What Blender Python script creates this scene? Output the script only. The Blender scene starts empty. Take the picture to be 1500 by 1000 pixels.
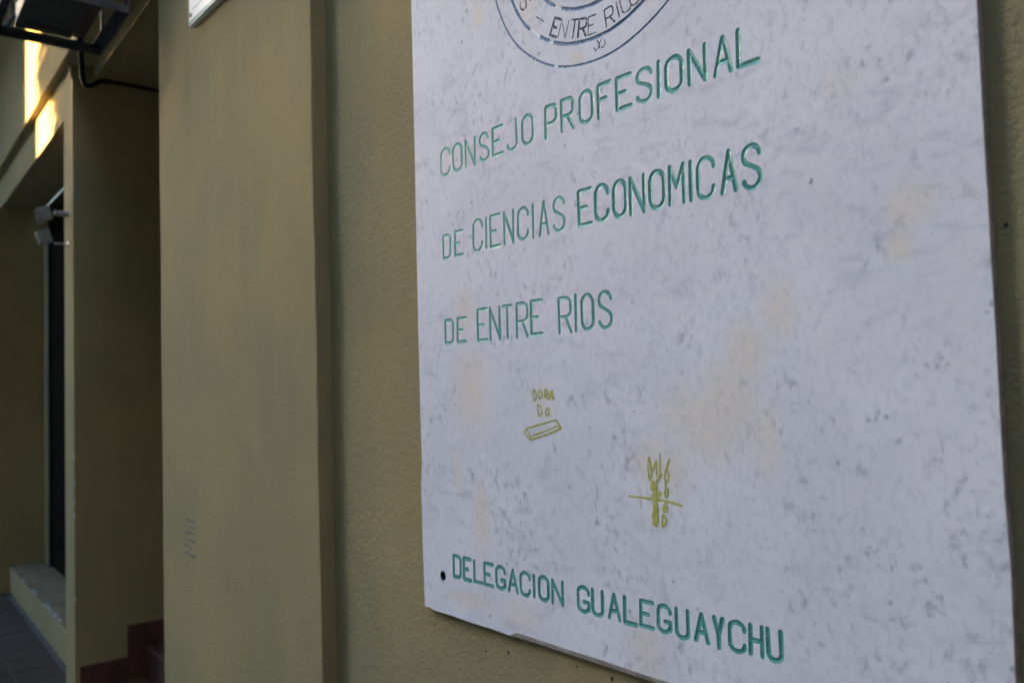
import bpy, bmesh, math, random
import numpy as np
from mathutils import Vector, Matrix
from mathutils.geometry import delaunay_2d_cdt

random.seed(7)
rng = np.random.default_rng(7)
S = bpy.context.scene
C = S.collection
R = math.radians

# ------------------------------------------------------------------ camera
ZC = 1.35                                   # eye height above the pavement
yaw, pitch, roll, FPX = 7.06402826e-01, 4.75539669e-02, -2.99454598e-02, 1211.0
CO = np.array([0.0, -0.9, ZC])
cf = np.array([-math.cos(yaw)*math.cos(pitch), math.sin(yaw)*math.cos(pitch), math.sin(pitch)])
_r = np.cross(cf, [0, 0, 1]); _r /= np.linalg.norm(_r); _u = np.cross(_r, cf)
cr = math.cos(roll)*_r + math.sin(roll)*_u
cu = -math.sin(roll)*_r + math.cos(roll)*_u
cam = bpy.data.cameras.new('camera')
cam.sensor_width = 22.3; cam.lens = 22.3*FPX/1500; cam.clip_start = 0.02; cam.clip_end = 3000
cam.dof.use_dof = True; cam.dof.focus_distance = 1.22; cam.dof.aperture_fstop = 2.7
co = bpy.data.objects.new('camera', cam); C.objects.link(co)
M = Matrix.Identity(4)
for i in range(3):
    M[i][0] = cr[i]; M[i][1] = cu[i]; M[i][2] = -cf[i]; M[i][3] = CO[i]
co.matrix_world = M
S.camera = co

# local frame of the far part of the facade (it bends back slightly from the pilaster on)
PA = R(2.3)
P0 = np.array([-2.756, -0.034, ZC])
DS = np.array([-math.cos(PA), math.sin(PA), 0.0])      # s: along the facade, away from the camera
DN = np.array([math.sin(PA), math.cos(PA), 0.0])       # n: into the building
def L(s, n, z): return tuple(P0 + DS*s + DN*n + np.array([0, 0, z]))

# ------------------------------------------------------------------ light
PHI = R(20.0); SUN_EL = R(5.0)
tr = DS*(-math.cos(PHI)) + DN*math.sin(PHI)            # horizontal travel direction of the sunlight
sun_dir = Vector((-tr[0]*math.cos(SUN_EL), -tr[1]*math.cos(SUN_EL), math.sin(SUN_EL)))   # towards the sun
sd = bpy.data.lights.new('sun', 'SUN'); sd.energy = 2.0; sd.angle = R(0.5); sd.color = (1.0, 0.58, 0.17)
so = bpy.data.objects.new('sun', sd); C.objects.link(so)
so.rotation_euler = sun_dir.to_track_quat('Z', 'Y').to_euler()
w = bpy.data.worlds.new('World'); S.world = w; w.use_nodes = True
nt = w.node_tree; nt.nodes.clear()
sky = nt.nodes.new('ShaderNodeTexSky'); sky.sky_type = 'NISHITA'; sky.sun_disc = False
sky.sun_elevation = SUN_EL; sky.sun_rotation = math.atan2(sun_dir.x, sun_dir.y)
sky.air_density = 0.6; sky.dust_density = 2.0; sky.ozone_density = 1.0; sky.altitude = 20
bg = nt.nodes.new('ShaderNodeBackground'); bg.inputs['Strength'].default_value = 0.12
ow = nt.nodes.new('ShaderNodeOutputWorld')
nt.links.new(sky.outputs[0], bg.inputs[0]); nt.links.new(bg.outputs[0], ow.inputs[0])
S.view_settings.view_transform = 'Standard'; S.view_settings.look = 'None'
S.view_settings.gamma = 1; S.view_settings.use_curve_mapping = False
S.view_settings.exposure = 6.22

# ------------------------------------------------------------------ node helpers
class NT:
    def __init__(s, name):
        s.m = bpy.data.materials.new(name); s.m.use_nodes = True
        s.t = s.m.node_tree; s.t.nodes.clear()
        s.out = s.t.nodes.new('ShaderNodeOutputMaterial')
        s.b = s.t.nodes.new('ShaderNodeBsdfPrincipled')
        s.t.links.new(s.b.outputs[0], s.out.inputs[0])
        s.co = s.t.nodes.new('ShaderNodeTexCoord').outputs['Object']
    def lk(s, a, b): s.t.links.new(a, b)
    def put(s, sock, v):
        if isinstance(v, bpy.types.NodeSocket): s.lk(v, sock)
        elif isinstance(v, tuple) and len(v) == 3 and sock.type == 'RGBA': sock.default_value = (*v, 1)
        else: sock.default_value = v
    def map(s, rot=(0, 0, 0), sc=(1, 1, 1), loc=(0, 0, 0)):
        n = s.t.nodes.new('ShaderNodeMapping'); s.lk(s.co, n.inputs[0])
        n.inputs['Location'].default_value = loc; n.inputs['Rotation'].default_value = rot; n.inputs['Scale'].default_value = sc
        return n.outputs[0]
    def noise(s, scale, detail=3, rough=.5, vec=None, dist=0):
        n = s.t.nodes.new('ShaderNodeTexNoise'); s.lk(vec or s.co, n.inputs['Vector'])
        n.inputs['Scale'].default_value = scale; n.inputs['Detail'].default_value = detail
        n.inputs['Roughness'].default_value = rough; n.inputs['Distortion'].default_value = dist
        return n.outputs['Fac']
    def voro(s, scale, vec=None, rnd=1):
        n = s.t.nodes.new('ShaderNodeTexVoronoi'); s.lk(vec or s.co, n.inputs['Vector'])
        n.inputs['Scale'].default_value = scale; n.inputs['Randomness'].default_value = rnd
        return n.outputs['Distance']
    def ramp(s, v, a, b, lo=0., hi=1.):
        n = s.t.nodes.new('ShaderNodeMapRange'); n.interpolation_type = 'SMOOTHSTEP'
        s.put(n.inputs[0], v); n.inputs[1].default_value = a; n.inputs[2].default_value = b
        n.inputs[3].default_value = lo; n.inputs[4].default_value = hi
        return n.outputs[0]
    def mul(s, a, b, op='MULTIPLY'):
        n = s.t.nodes.new('ShaderNodeMath'); n.operation = op
        s.put(n.inputs[0], a); s.put(n.inputs[1], b); return n.outputs[0]
    def mix(s, f, a, b):
        n = s.t.nodes.new('ShaderNodeMix'); n.data_type = 'RGBA'
        s.put(n.inputs[0], f); s.put(n.inputs[6], a); s.put(n.inputs[7], b); return n.outputs[2]
    def bump(s, h, dist, strength=1., prev=None):
        n = s.t.nodes.new('ShaderNodeBump'); n.inputs['Strength'].default_value = strength
        n.inputs['Distance'].default_value = dist; s.lk(h, n.inputs['Height'])
        if prev: s.lk(prev, n.inputs['Normal'])
        s.lk(n.outputs[0], s.b.inputs['Normal']); return n.outputs[0]
    def set(s, col=None, rough=None, metal=None, spec=None):
        if col is not None: s.put(s.b.inputs['Base Color'], col)
        if rough is not None: s.put(s.b.inputs['Roughness'], rough)
        if metal is not None: s.b.inputs['Metallic'].default_value = metal
        if spec is not None: s.b.inputs['Specular IOR Level'].default_value = spec
        return s.m
    def spot(s, x, z, rx, rz, noise=None, amt=0.):
        """soft patch of wear on the plaque or wall: 1 inside, 0 outside"""
        v = s.t.nodes.new('ShaderNodeVectorMath'); v.operation = 'SUBTRACT'; s.lk(s.co, v.inputs[0])
        v.inputs[1].default_value = (x, 0, z)
        v2 = s.t.nodes.new('ShaderNodeVectorMath'); v2.operation = 'MULTIPLY'; s.lk(v.outputs[0], v2.inputs[0])
        v2.inputs[1].default_value = (1/rx, 0, 1/rz)
        l = s.t.nodes.new('ShaderNodeVectorMath'); l.operation = 'LENGTH'; s.lk(v2.outputs[0], l.inputs[0])
        d = l.outputs['Value']
        if noise is not None: d = s.mul(d, s.mul(noise, amt), 'ADD')
        return s.ramp(d, .35, 1.1, 1, 0)

def plaster(name, col, fine=1.0):
    n = NT(name)
    big = n.noise(2.3, 4, .55); med = n.noise(17, 4, .6)
    streak = n.noise(5, 3, .5, n.map(sc=(5, 5, .45)))
    dust = n.noise(420, 2, .6); grain = n.noise(230, 3, .62); rel = n.noise(75, 3, .6)
    dark = tuple(c*.89 for c in col); warm = (col[0]*1.08, col[1]*1.03, col[2]*.93); lite = tuple(min(1, c*1.13) for c in col)
    c = n.mix(n.ramp(big, .35, .66), dark, warm)
    c = n.mix(n.ramp(streak, .42, .72, 0, .25), c, lite)
    c = n.mix(n.ramp(med, .5, .75, 0, .30), c, dark)
    c = n.mix(n.ramp(dust, .50, .72, 0, .5*fine), c, tuple(q*.70 for q in col))
    # rare tiny dirt dots
    v = n.voro(26); k = n.noise(9, 2, .5)
    c = n.mix(n.mul(n.ramp(v, .035, .075, 1, 0), n.ramp(k, .60, .64, 0, .7)), c, (col[0]*.3, col[1]*.28, col[2]*.28))
    n.set(c, .96, spec=.08)
    b1 = n.bump(rel, .0035*fine, .55); n.bump(grain, .0016*fine, .8, b1)
    return n.m
OLIVE = (.322, .270, .146)
m_wall = plaster('olive_plaster', OLIVE)
m_wall2 = plaster('olive_plaster_far', (.315, .270, .150), .8)

def simple(name, col, rough=.6, metal=0., var=.2, scale=20, bump=0., spec=.5):
    n = NT(name); a = n.noise(scale, 4, .6)
    n.set(n.mix(n.ramp(a, .3, .7), tuple(c*(1-var) for c in col), tuple(min(1, c*(1+var)) for c in col)), rough, metal, spec)
    if bump: n.bump(n.noise(scale*4, 3, .6), bump, .6)
    return n.m

# ---- marble of the plaque
def marble():
    n = NT('white_marble')
    base = (.735, .735, .755)
    mot = n.noise(5, 5, .6, dist=.4)
    c = n.mix(n.ramp(mot, .3, .7), (.69, .685, .725), (.775, .765, .80))
    rv = n.map(rot=(0, R(-52), 0), sc=(1, 1, 2.6))
    # faint elongated grey clouds running up to the right
    a = n.noise(17, 5, .62, rv, .5); zone = n.noise(4.2, 3, .5)
    c = n.mix(n.mul(n.ramp(a, .48, .72, 0, .62), n.ramp(zone, .40, .60)), c, (.48, .49, .54))
    # small grey flecks in clusters
    f = n.noise(66, 4, .55, n.map(rot=(0, R(-40), 0), sc=(1.15, 1, .8)), .25); z2 = n.noise(8, 4, .65, dist=.5)
    c = n.mix(n.mul(n.ramp(f, .50, .74, 0, .72), n.ramp(z2, .49, .60)), c, (.31, .315, .36))
    f2 = n.noise(50, 4, .6, n.map(rot=(0, R(-60), 0), sc=(1.35, 1, .8), loc=(3, 1, 2)), .25); z3 = n.noise(7, 3, .6, n.map(loc=(5, 0, 9)))
    c = n.mix(n.mul(n.ramp(f2, .51, .74, 0, .62), n.ramp(z3, .45, .62)), c, (.42, .425, .48))
    f3 = n.voro(34, n.map(loc=(1, 0, 4)))
    c = n.mix(n.mul(n.ramp(f3, .05, .17, 1, 0), n.ramp(n.noise(13, 2, .5, n.map(loc=(2, 2, 2))), .52, .60, 0, .6)), c, (.25, .25, .30))
    # broad grey spotted area near the lower right, as the stone has
    sp = n.spot(-.42, ZC-.20, .28, .20, n.noise(8, 3, .6), .3)
    f4 = n.noise(56, 4, .62, dist=.35)
    c = n.mix(n.mul(n.mul(sp, n.ramp(f4, .50, .70, 0, .65)), n.ramp(n.noise(16, 3, .6, n.map(loc=(7, 7, 7))), .47, .58)), c, (.28, .29, .33))
    # yellow water stains
    nz = n.noise(14, 4, .65)
    st = None
    for x, z, rx, rz, a in STAINS:
        q = n.mul(n.spot(x, ZC+z, rx, rz, nz, .55), min(1, a*1.9))
        st = q if st is None else n.mul(st, q, 'MAXIMUM')
    c = n.mix(n.mul(st, n.ramp(n.noise(45, 3, .6), .2, .7, .65, 1)), c, (.755, .665, .570))
    # fine dirt
    c = n.mix(n.ramp(n.noise(240, 2, .6), .62, .74, 0, .18), c, (.42, .41, .42))
    c = n.mix(n.mul(n.ramp(n.noise(95, 3, .6, n.map(rot=(0, R(-45), 0), sc=(1.2, 1, .75))), .46, .72, 0, .34), n.ramp(n.noise(3.5, 3, .6, n.map(loc=(9, 0, 1))), .3, .6, .45, 1)), c, (.46, .46, .51))
    # two dark natural pits
    for x, z, rx, rz in PITS:
        c = n.mix(n.mul(n.spot(x, ZC+z, rx, rz, n.noise(260, 2, .6), .9), .85), c, (.10, .07, .08))
    n.set(c, n.ramp(n.noise(30, 3, .6), .3, .7, .62, .75), spec=.2)
    n.bump(n.noise(25, 4, .6), .0012, .35)
    return n.m

# =====================================================================
# helpers for geometry
# =====================================================================
def unproj(px, py, Y=0.0):
    """photo measurement -> point on the plaque plane"""
    v = cf+cr*(px-750)/FPX-cu*(py-500)/FPX
    t = (Y-CO[1])/v[1]; q = CO+v*t
    return np.array([q[0], q[2]])
YP = -.026                                          # pilaster face
PRX = float(unproj(463.5, 500, YP)[0]); PLX = float(unproj(236, 500, YP)[0])
def link(o, parent=None):
    C.objects.link(o)
    if parent is not None: o.parent = parent
    return o
def mesh_obj(name, verts, faces, mat, parent=None, smooth=False, mats=None, fm=None):
    me = bpy.data.meshes.new(name); me.from_pydata(verts, [], faces)
    for m in (mats or [mat]): me.materials.append(m)
    if fm is not None: me.polygons.foreach_set('material_index', fm)
    if smooth: me.polygons.foreach_set('use_smooth', [True]*len(me.polygons))
    me.update()
    return link(bpy.data.objects.new(name, me), parent)
def bm_obj(name, bm, mat, parent=None, bevel=0., seg=2, smooth=False):
    if bevel:
        bmesh.ops.bevel(bm, geom=[e for e in bm.edges], offset=bevel, segments=seg, profile=.5, affect='EDGES')
    bmesh.ops.recalc_face_normals(bm, faces=bm.faces)
    me = bpy.data.meshes.new(name); bm.to_mesh(me); bm.free()
    me.materials.append(mat)
    if smooth: me.polygons.foreach_set('use_smooth', [True]*len(me.polygons))
    return link(bpy.data.objects.new(name, me), parent)
def hexa(bm, P):
    v = [bm.verts.new(p) for p in P]
    for f in ((0, 1, 2, 3), (7, 6, 5, 4), (0, 4, 5, 1), (1, 5, 6, 2), (2, 6, 7, 3), (3, 7, 4, 0)):
        bm.faces.new([v[i] for i in f])
def wbox(name, x0, x1, y0, y1, z0, z1, mat, parent=None, bevel=0.):
    bm = bmesh.new(); hexa(bm, [(x0, y0, z0), (x1, y0, z0), (x1, y1, z0), (x0, y1, z0), (x0, y0, z1), (x1, y0, z1), (x1, y1, z1), (x0, y1, z1)])
    return bm_obj(name, bm, mat, parent, bevel)
def lboxbm(bm, s0, s1, n0, n1, z0, z1):
    hexa(bm, [L(s0, n0, z0), L(s1, n0, z0), L(s1, n1, z0), L(s0, n1, z0), L(s0, n0, z1), L(s1, n0, z1), L(s1, n1, z1), L(s0, n1, z1)])
def lbox(name, s0, s1, n0, n1, z0, z1, mat, parent=None, bevel=0.):
    bm = bmesh.new(); lboxbm(bm, s0, s1, n0, n1, z0, z1)
    return bm_obj(name, bm, mat, parent, bevel)
def tube(bm, pts, r, k=10):
    pts = [Vector(p) for p in pts]; rings = []
    for i, p in enumerate(pts):
        t = (pts[min(i+1, len(pts)-1)]-pts[max(i-1, 0)]).normalized()
        a = t.cross(Vector((0, 0, 1)))
        if a.length < 1e-3: a = t.cross(Vector((0, 1, 0)))
        a.normalize(); b = t.cross(a)
        rings.append([bm.verts.new(p+(a*math.cos(2*math.pi*j/k)+b*math.sin(2*math.pi*j/k))*r) for j in range(k)])
    for i in range(len(rings)-1):
        for j in range(k):
            bm.faces.new([rings[i][j], rings[i][(j+1) % k], rings[i+1][(j+1) % k], rings[i+1][j]])
    bm.faces.new(rings[0]); bm.faces.new(rings[-1][::-1])
def tag(o, label=None, cat=None, group=None, kind=None):
    for k, v in (('label', label), ('category', cat), ('group', group), ('kind', kind)):
        if v: o[k] = v
    return o
def thing(name, label, cat, loc=(0, 0, 0), group=None):
    o = bpy.data.objects.new(name, None); o.empty_display_size = .1; C.objects.link(o)
    return tag(o, label, cat, group)
# empties stay at the world origin of their thing; children carry world coordinates
def frame_wall(bm, ax, a0, a1, z0, z1, holes, n0, n1, fn):
    """wall sheet split into boxes round rectangular openings; holes = [(a0,a1,z0,z1)] ordered along a"""
    x = a0
    for (h0, h1, k0, k1) in holes:
        if h0 > x: fn(bm, x, h0, n0, n1, z0, z1)
        if k0 > z0: fn(bm, h0, h1, n0, n1, z0, k0)
        if k1 < z1: fn(bm, h0, h1, n0, n1, k1, z1)
        x = h1
    if x < a1: fn(bm, x, a1, n0, n1, z0, z1)

# =====================================================================
# ground, pavement, road
# =====================================================================
def ground_mat():
    n = NT('asphalt'); a = n.noise(3, 4, .6); g = n.noise(90, 3, .6)
    n.set(n.mix(n.ramp(a, .3, .7), (.040, .040, .042), (.065, .063, .062)), .9); n.bump(g, .004, .6); return n.m
m_asph = ground_mat()
GZ = -ZC                                           # ground in the local frame
mesh_obj('ground', [(-400, -400, -.13), (400, -400, -.13), (400, 400, -.13), (-400, 400, -.13)], [(0, 1, 2, 3)], simple('earth', (.10, .09, .07), .95, 0, .25, .5))['kind'] = 'structure'
o = lbox('road', -40, 60, -9.0, -2.6, GZ-.125, GZ-.12, m_asph); o['kind'] = 'structure'
m_base = simple('pavement_bed', (.055, .053, .050), .95, 0, .25, 8, .002)
pav = lbox('pavement', -40, 60, -2.45, 2.0, GZ-.125, GZ-.012, m_base); pav['kind'] = 'structure'
lbox('kerb', -40, 60, -2.6, -2.452, GZ-.125, GZ+.0, simple('kerb_concrete', (.22, .215, .20), .9, 0, .15, 6, .003))['kind'] = 'structure'
pav2 = lbox('pavement', -40, 60, -12.5, -9.0, GZ-.125, GZ, simple('far_pavement', (.16, .155, .15), .95, 0, .15, 3)); pav2['kind'] = 'structure'

def slab_mat():
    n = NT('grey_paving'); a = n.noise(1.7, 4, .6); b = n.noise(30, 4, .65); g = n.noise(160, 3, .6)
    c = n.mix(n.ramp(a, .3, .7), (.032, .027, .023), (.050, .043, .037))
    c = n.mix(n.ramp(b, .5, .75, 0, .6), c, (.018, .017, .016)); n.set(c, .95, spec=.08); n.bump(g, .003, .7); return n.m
m_slab = slab_mat()
T = .20
k = 0
for i in range(-2, 24):
    for j in range(5):
        s0 = 1.0+i*T; n0 = -.97+j*T+.0
        lbox('paving_slab', s0+.003, s0+T-.003, n0+.003, n0+T-.003, GZ-.035, GZ-.004+random.uniform(-.0025, .0015), m_slab, pav, .0015)
        k += 1
# =====================================================================
# the building with the plaque
# =====================================================================
bld = thing('office_building', 'olive plastered office facade with pilaster, recessed stepped entrances and projecting upper wall', 'building')
TOP = 6.2
wbox('wall', PRX, 2.8, .011, .32, 0, TOP, m_wall, bld)
# pilaster with slightly softened arrises
bm = bmesh.new(); hexa(bm, [(PLX, YP, 0), (PRX, YP, 0), (PRX, 1.6, 0), (PLX, 1.6, 0), (PLX, YP, TOP), (PRX, YP, TOP), (PRX, 1.6, TOP), (PLX, 1.6, TOP)])
bmesh.ops.bevel(bm, geom=[e for e in bm.edges if abs(e.verts[0].co.z-e.verts[1].co.z) > 1 and e.verts[0].co.y < 0], offset=.004, segments=3, profile=.5, affect='EDGES')
bmesh.ops.subdivide_edges(bm, edges=[e for e in bm.edges if abs(e.verts[0].co.z-e.verts[1].co.z) > 1 and max(e.verts[0].co.y, e.verts[1].co.y) < .1], cuts=150)
for v in bm.verts:
    if 0 < v.co.z < TOP:
        k_ = .0013*math.sin(v.co.z*9+1)+.0007*math.sin(v.co.z*31)+random.uniform(-.0006, .0006)
        if random.random() < .05: k_ -= .0016
        v.co.x += k_*(1 if v.co.x > -2 else -1)
pil = bm_obj('pilaster', bm, m_wall, bld)
# entrance wall (dark side face of the first recess)
bm = bmesh.new()
lboxbm(bm, 1.403, 1.614, 0, 1.3, GZ, 1.3185)
lboxbm(bm, 1.403, 1.44, 0, .092, 1.3185, 1.462)
lboxbm(bm, 1.403, 1.44, .092, 1.3, 1.3185, 1.476)
bm_obj('pillar', bm, m_wall2, bld)
# chipped plaster bits along the pillar arris
m_chip = simple('bare_plaster', (.45, .44, .40), .95, 0, .2, 80)
for zz, h in ((-.30, .03), (-.42, .045), (-.50, .02), (-.56, .03), (-.93, .02)):
    bm = bmesh.new(); n0 = -.0012
    hexa(bm, [L(1.4015, n0, zz), L(1.409, n0, zz+.004), L(1.409, .004, zz+.004), L(1.4015, .004, zz), L(1.4015, n0, zz+h), L(1.407, n0, zz+h-.006), L(1.407, .004, zz+h-.006), L(1.4015, .004, zz+h)])
    bm_obj('plaster_chip', bm, m_chip, bld)
lbox('lintel', .0, 1.403, .092, .42, 1.476, 1.537, m_wall2, bld)
lbox('lintel', 1.44, 9, 0, .25, 1.3185, 1.537, m_wall2, bld)
lbox('ceiling', .0, 1.403, .42, 1.3, 1.476, 1.60, m_wall2, bld)
# projecting upper wall with a window opening
bm = bmesh.new()
WS0, WS1, WZ0, WZ1 = 2.05, 3.23, 2.31, 3.2
frame_wall(bm, 's', 0.06, 9, 1.537, TOP-ZC, [(WS0, WS1, WZ0, WZ1)], -.038, .25, lboxbm)
bm_obj('upper_wall', bm, m_wall2, bld)
bm = bmesh.new(); lboxbm(bm, .6, 7.0, -1.6, -.0395, 3.30, 3.48); lboxbm(bm, .6, 7.0, -1.6, -1.50, 3.48, 4.3)  # slab and parapet added above the view to keep sky light off below
bm_obj('shade_slab', bm, m_wall2, bld)
m_alu = simple('aluminium_frame', (.42, .42, .43), .4, .8, .1)
win = lbox('window', WS0, WS1, .05, .06, WZ0, WZ1, simple('dark_room', (.03, .03, .035), .9), bld)
bm = bmesh.new()
for a in ((WS0, WS0+.035, WZ0, WZ1), (WS1-.035, WS1, WZ0, WZ1), (WS0+.035, WS1-.035, WZ0, WZ0+.035), (WS0+.035, WS1-.035, WZ1-.035, WZ1), (2.62, 2.65, WZ0+.035, WZ1-.035)):
    lboxbm(bm, a[0], a[1], -.036, .0, a[2], a[3])
bm_obj('window_frame', bm, m_alu, win)
n = NT('window_glass'); n.set((.02, .025, .03), .02, 0., 1.0); n.b.inputs['IOR'].default_value = 1.9
m_glass = n.m
lbox('pane', WS0+.036, 2.619, -.024, -.018, WZ0+.036, WZ1-.036, m_glass, win)
lbox('pane', 2.651, WS1-.036, -.030, -.024, WZ0+.036, WZ1-.036, m_glass, win)
# second recess: far side wall, back wall, door, raised step
lbox('side_wall', 3.92, 4.2, -.047, .26, GZ, 1.3185, m_wall2, bld)
m_door = simple('dark_metal_door', (.012, .009, .007), .95, 0, .2, 10, spec=.02)
lbox('back_wall', 3.72, 4.2, .26, .40, GZ, 1.3185, m_wall2, bld)
lbox('back_wall', 1.614, 3.72, .40, .50, GZ, 1.55, m_wall2, bld)
dr = lbox('door', 1.70, 3.65, .27, .31, -1.17, 1.24, m_door, bld)
bm = bmesh.new(); lboxbm(bm, 3.65, 3.72, .255, .40, -1.176, 1.3185); lboxbm(bm, 1.614, 1.70, .255, .40, -1.176, 1.3185); lboxbm(bm, 1.70, 3.65, .255, .40, 1.24, 1.3185)
bm_obj('door_frame', bm, simple('door_frame_paint', (.022, .020, .020), .9, spec=.05), dr)
for a in (2.15, 2.6, 3.05):
    lbox('door_rail', a-.01, a+.01, .262, .268, -1.1, 1.2, m_door, dr)
m_stepc = NT('worn_step_cement'); a_ = m_stepc.noise(6, 4, .6); b_ = m_stepc.noise(26, 4, .7, m_stepc.map(sc=(.4, 2.5, 1)))
cc = m_stepc.mix(m_stepc.ramp(a_, .35, .65), (.10, .083, .052), (.135, .112, .072)); cc = m_stepc.mix(m_stepc.ramp(b_, .5, .7, 0, .7), cc, (.10, .10, .09))
m_stepc.set(cc, .95, spec=.1); m_stepc.bump(m_stepc.noise(90, 3, .6), .004, .7); m_stepc = m_stepc.m
lbox('step', 1.62, 3.919, .05, .40, GZ, -1.180, m_wall2, bld, .004)
lbox('step_top', 1.625, 3.916, .054, .40, -1.1795, -1.172, m_stepc, bld, .002)
m_cc = simple('chipped_cement', (.24, .235, .21), .95, 0, .4, 90, spec=.1)
# worn pale chips along the step nosing
for s_, w_, h_ in ((3.32, .05, .006), (2.84, .17, .010), (2.45, .12, .007), (2.31, .13, .009), (2.20, .09, .007), (2.08, .08, .006)):
    pts = []
    bm = bmesh.new()
    P = [(s_+w_*t, .0475+random.uniform(-.0008, .0008), -1.176-h_*(.3+.7*random.random())*math.sin(math.pi*(t*.8+.1))) for t in (0, .25, .5, .75, 1)]
    Q = [(s_+w_*t, .0475, -1.170) for t in (0, .25, .5, .75, 1)]
    Q2 = [(s_+w_*t, .060+.012*random.random(), -1.170) for t in (0, .25, .5, .75, 1)]
    for A, B in ((P, Q), (Q, Q2)):
        va = [bm.verts.new(L(*p)) for p in A]; vb = [bm.verts.new(L(*p)) for p in B]
        for i in range(4): bm.faces.new([va[i], va[i+1], vb[i+1], vb[i]])
    bm_obj('cement_chip', bm, m_cc, bld)
lbox('back_wall', 0, 1.403, 1.3, 1.4, GZ, 1.6, m_wall2, bld)
# ---- terracotta stair of the first recess
st = lbox('staircase', .01, 1.396, .14, 1.3, GZ, -1.332, simple('grout', (.16, .12, .10), .95), bld)
def terracotta(i):
    n = NT('terracotta_tile'); a = n.noise(9, 4, .6); c = (.17, .050, .030)
    n.set(n.mix(n.ramp(a, .3, .7), (.065, .028, .020), (.105, .042, .030)), n.ramp(n.noise(30, 2, .5), .3, .7, .55, .7)); n.bump(n.noise(60, 3, .6), .002, .4); return n.m
m_ter = terracotta(0)
def tiles(s0, s1, n0, n1, z0, z1, ns, nn, nz, g=.0025):
    ds, dn, dz = (s1-s0)/ns, (n1-n0)/nn, (z1-z0)/nz
    for a in range(ns):
        for b in range(nn):
            for c in range(nz):
                e = random.uniform(-.0006, .0006)
                lbox('tile', s0+ds*a+(g if ns > 1 else 0), s0+ds*(a+1)-(g if ns > 1 else 0)+(e if ns == 1 else 0),
                     n0+dn*b+(g if nn > 1 else 0)+(e if nn == 1 else 0), n0+dn*(b+1)-(g if nn > 1 else 0),
                     z0+dz*c+(g if nz > 1 else 0), z0+dz*(c+1)-(g if nz > 1 else 0)+(e if nz == 1 and nn > 1 else 0), m_ter, st, .0012)
bm = bmesh.new(); lboxbm(bm, .01, 1.396, .302, 1.3, -1.332, -1.190); lboxbm(bm, .01, 1.396, .602, 1.3, -1.190, -1.045)
bm_obj('stair_core', bm, simple('grout_core', (.15, .115, .095), .95), st)
tiles(.02, 1.385, .145, .297, -1.332, -1.320, 7, 1, 1)            # landing
tiles(.02, 1.385, .290, .302, -1.318, -1.194, 7, 1, 1)            # first riser
tiles(.02, 1.385, .284, .597, -1.190, -1.176, 7, 2, 1)            # first tread with nosing
tiles(.02, 1.385, .590, .602, -1.174, -1.050, 7, 1, 1)
tiles(.02, 1.385, .584, 1.2, -1.045, -1.032, 7, 3, 1)
for (a, b, z0, z1) in ((.019, .118, -1.322, -1.222), (.120, .217, -1.322, -1.222), (.2185, .290, -1.310, -1.078), (.2925, .40, -1.176, -1.080), (.402, .50, -1.176, -1.080)):
    lbox('tile', 1.392, 1.4025, a, b, z0, z1, m_ter, st, .0012)
# faded stencil-like stroke marks on the pilaster
def stroke_strip(name, strokes, y, r, mat, parent, wob=0):
    V, Fc = [], []
    for P in strokes:
        P = [np.array(p, float) for p in P]
        base = len(V)
        for i, p in enumerate(P):
            t = P[min(i+1, len(P)-1)]-P[max(i-1, 0)]; t /= (np.linalg.norm(t)+1e-9); nn_ = np.array([-t[1], t[0]])
            rr = r*(1+wob*random.uniform(-1, 1))*(.75 if i in (0, len(P)-1) else 1)
            a, b = p+nn_*rr, p-nn_*rr
            V += [(a[0], y, a[1]), (p[0], y-.0002, p[1]), (b[0], y, b[1])]
        for i in range(len(P)-1):
            q = base+3*i
            Fc += [(q, q+1, q+4, q+3), (q+1, q+2, q+5, q+4)]
    o = mesh_obj(name, V, Fc, mat, parent); return o
n = NT('faded_green_grey_paint'); n.set(n.mix(n.ramp(n.noise(60, 3, .6), .25, .65, .25, .85), OLIVE, (.10, .105, .07)), .9); m_fade = n.m
def pm(x, y): return tuple(unproj(250+x/11.11, 740+y/11.11, YP-.0005))
for ms in ([(225, 205), (290, 240), (340, 268), (400, 270)], [(240, 320), (320, 352), (400, 382)], [(240, 420), (320, 445), (392, 470)], [(240, 540), (320, 560), (410, 602)], [(235, 640), (290, 660), (345, 690)], [(412, 680), (418, 740)], [(230, 755), (330, 810), (430, 860)]):
    stroke_strip('paint_mark', [[pm(*p) for p in ms]], YP-.0005, .0036, m_fade, pil, .25)
# dirt specks on the wall under and beside the plaque
m_dirt = simple('dirt', (.05, .038, .03), .95, 0, .3, 200)
def speck(x, z, r, y, parent, name='dirt_speck', mat=m_dirt, ky=1.):
    k = 9; V = [(x, y-.0006, z)]
    for i in range(k):
        a = 2*math.pi*i/k; q = r*random.uniform(.55, 1.2)
        V.append((x+math.cos(a)*q, y, z+math.sin(a)*q*ky))
    return mesh_obj(name, V, [(0, i+1, (i+1) % k+1) for i in range(k)], mat, parent)
WALL = bld
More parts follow.
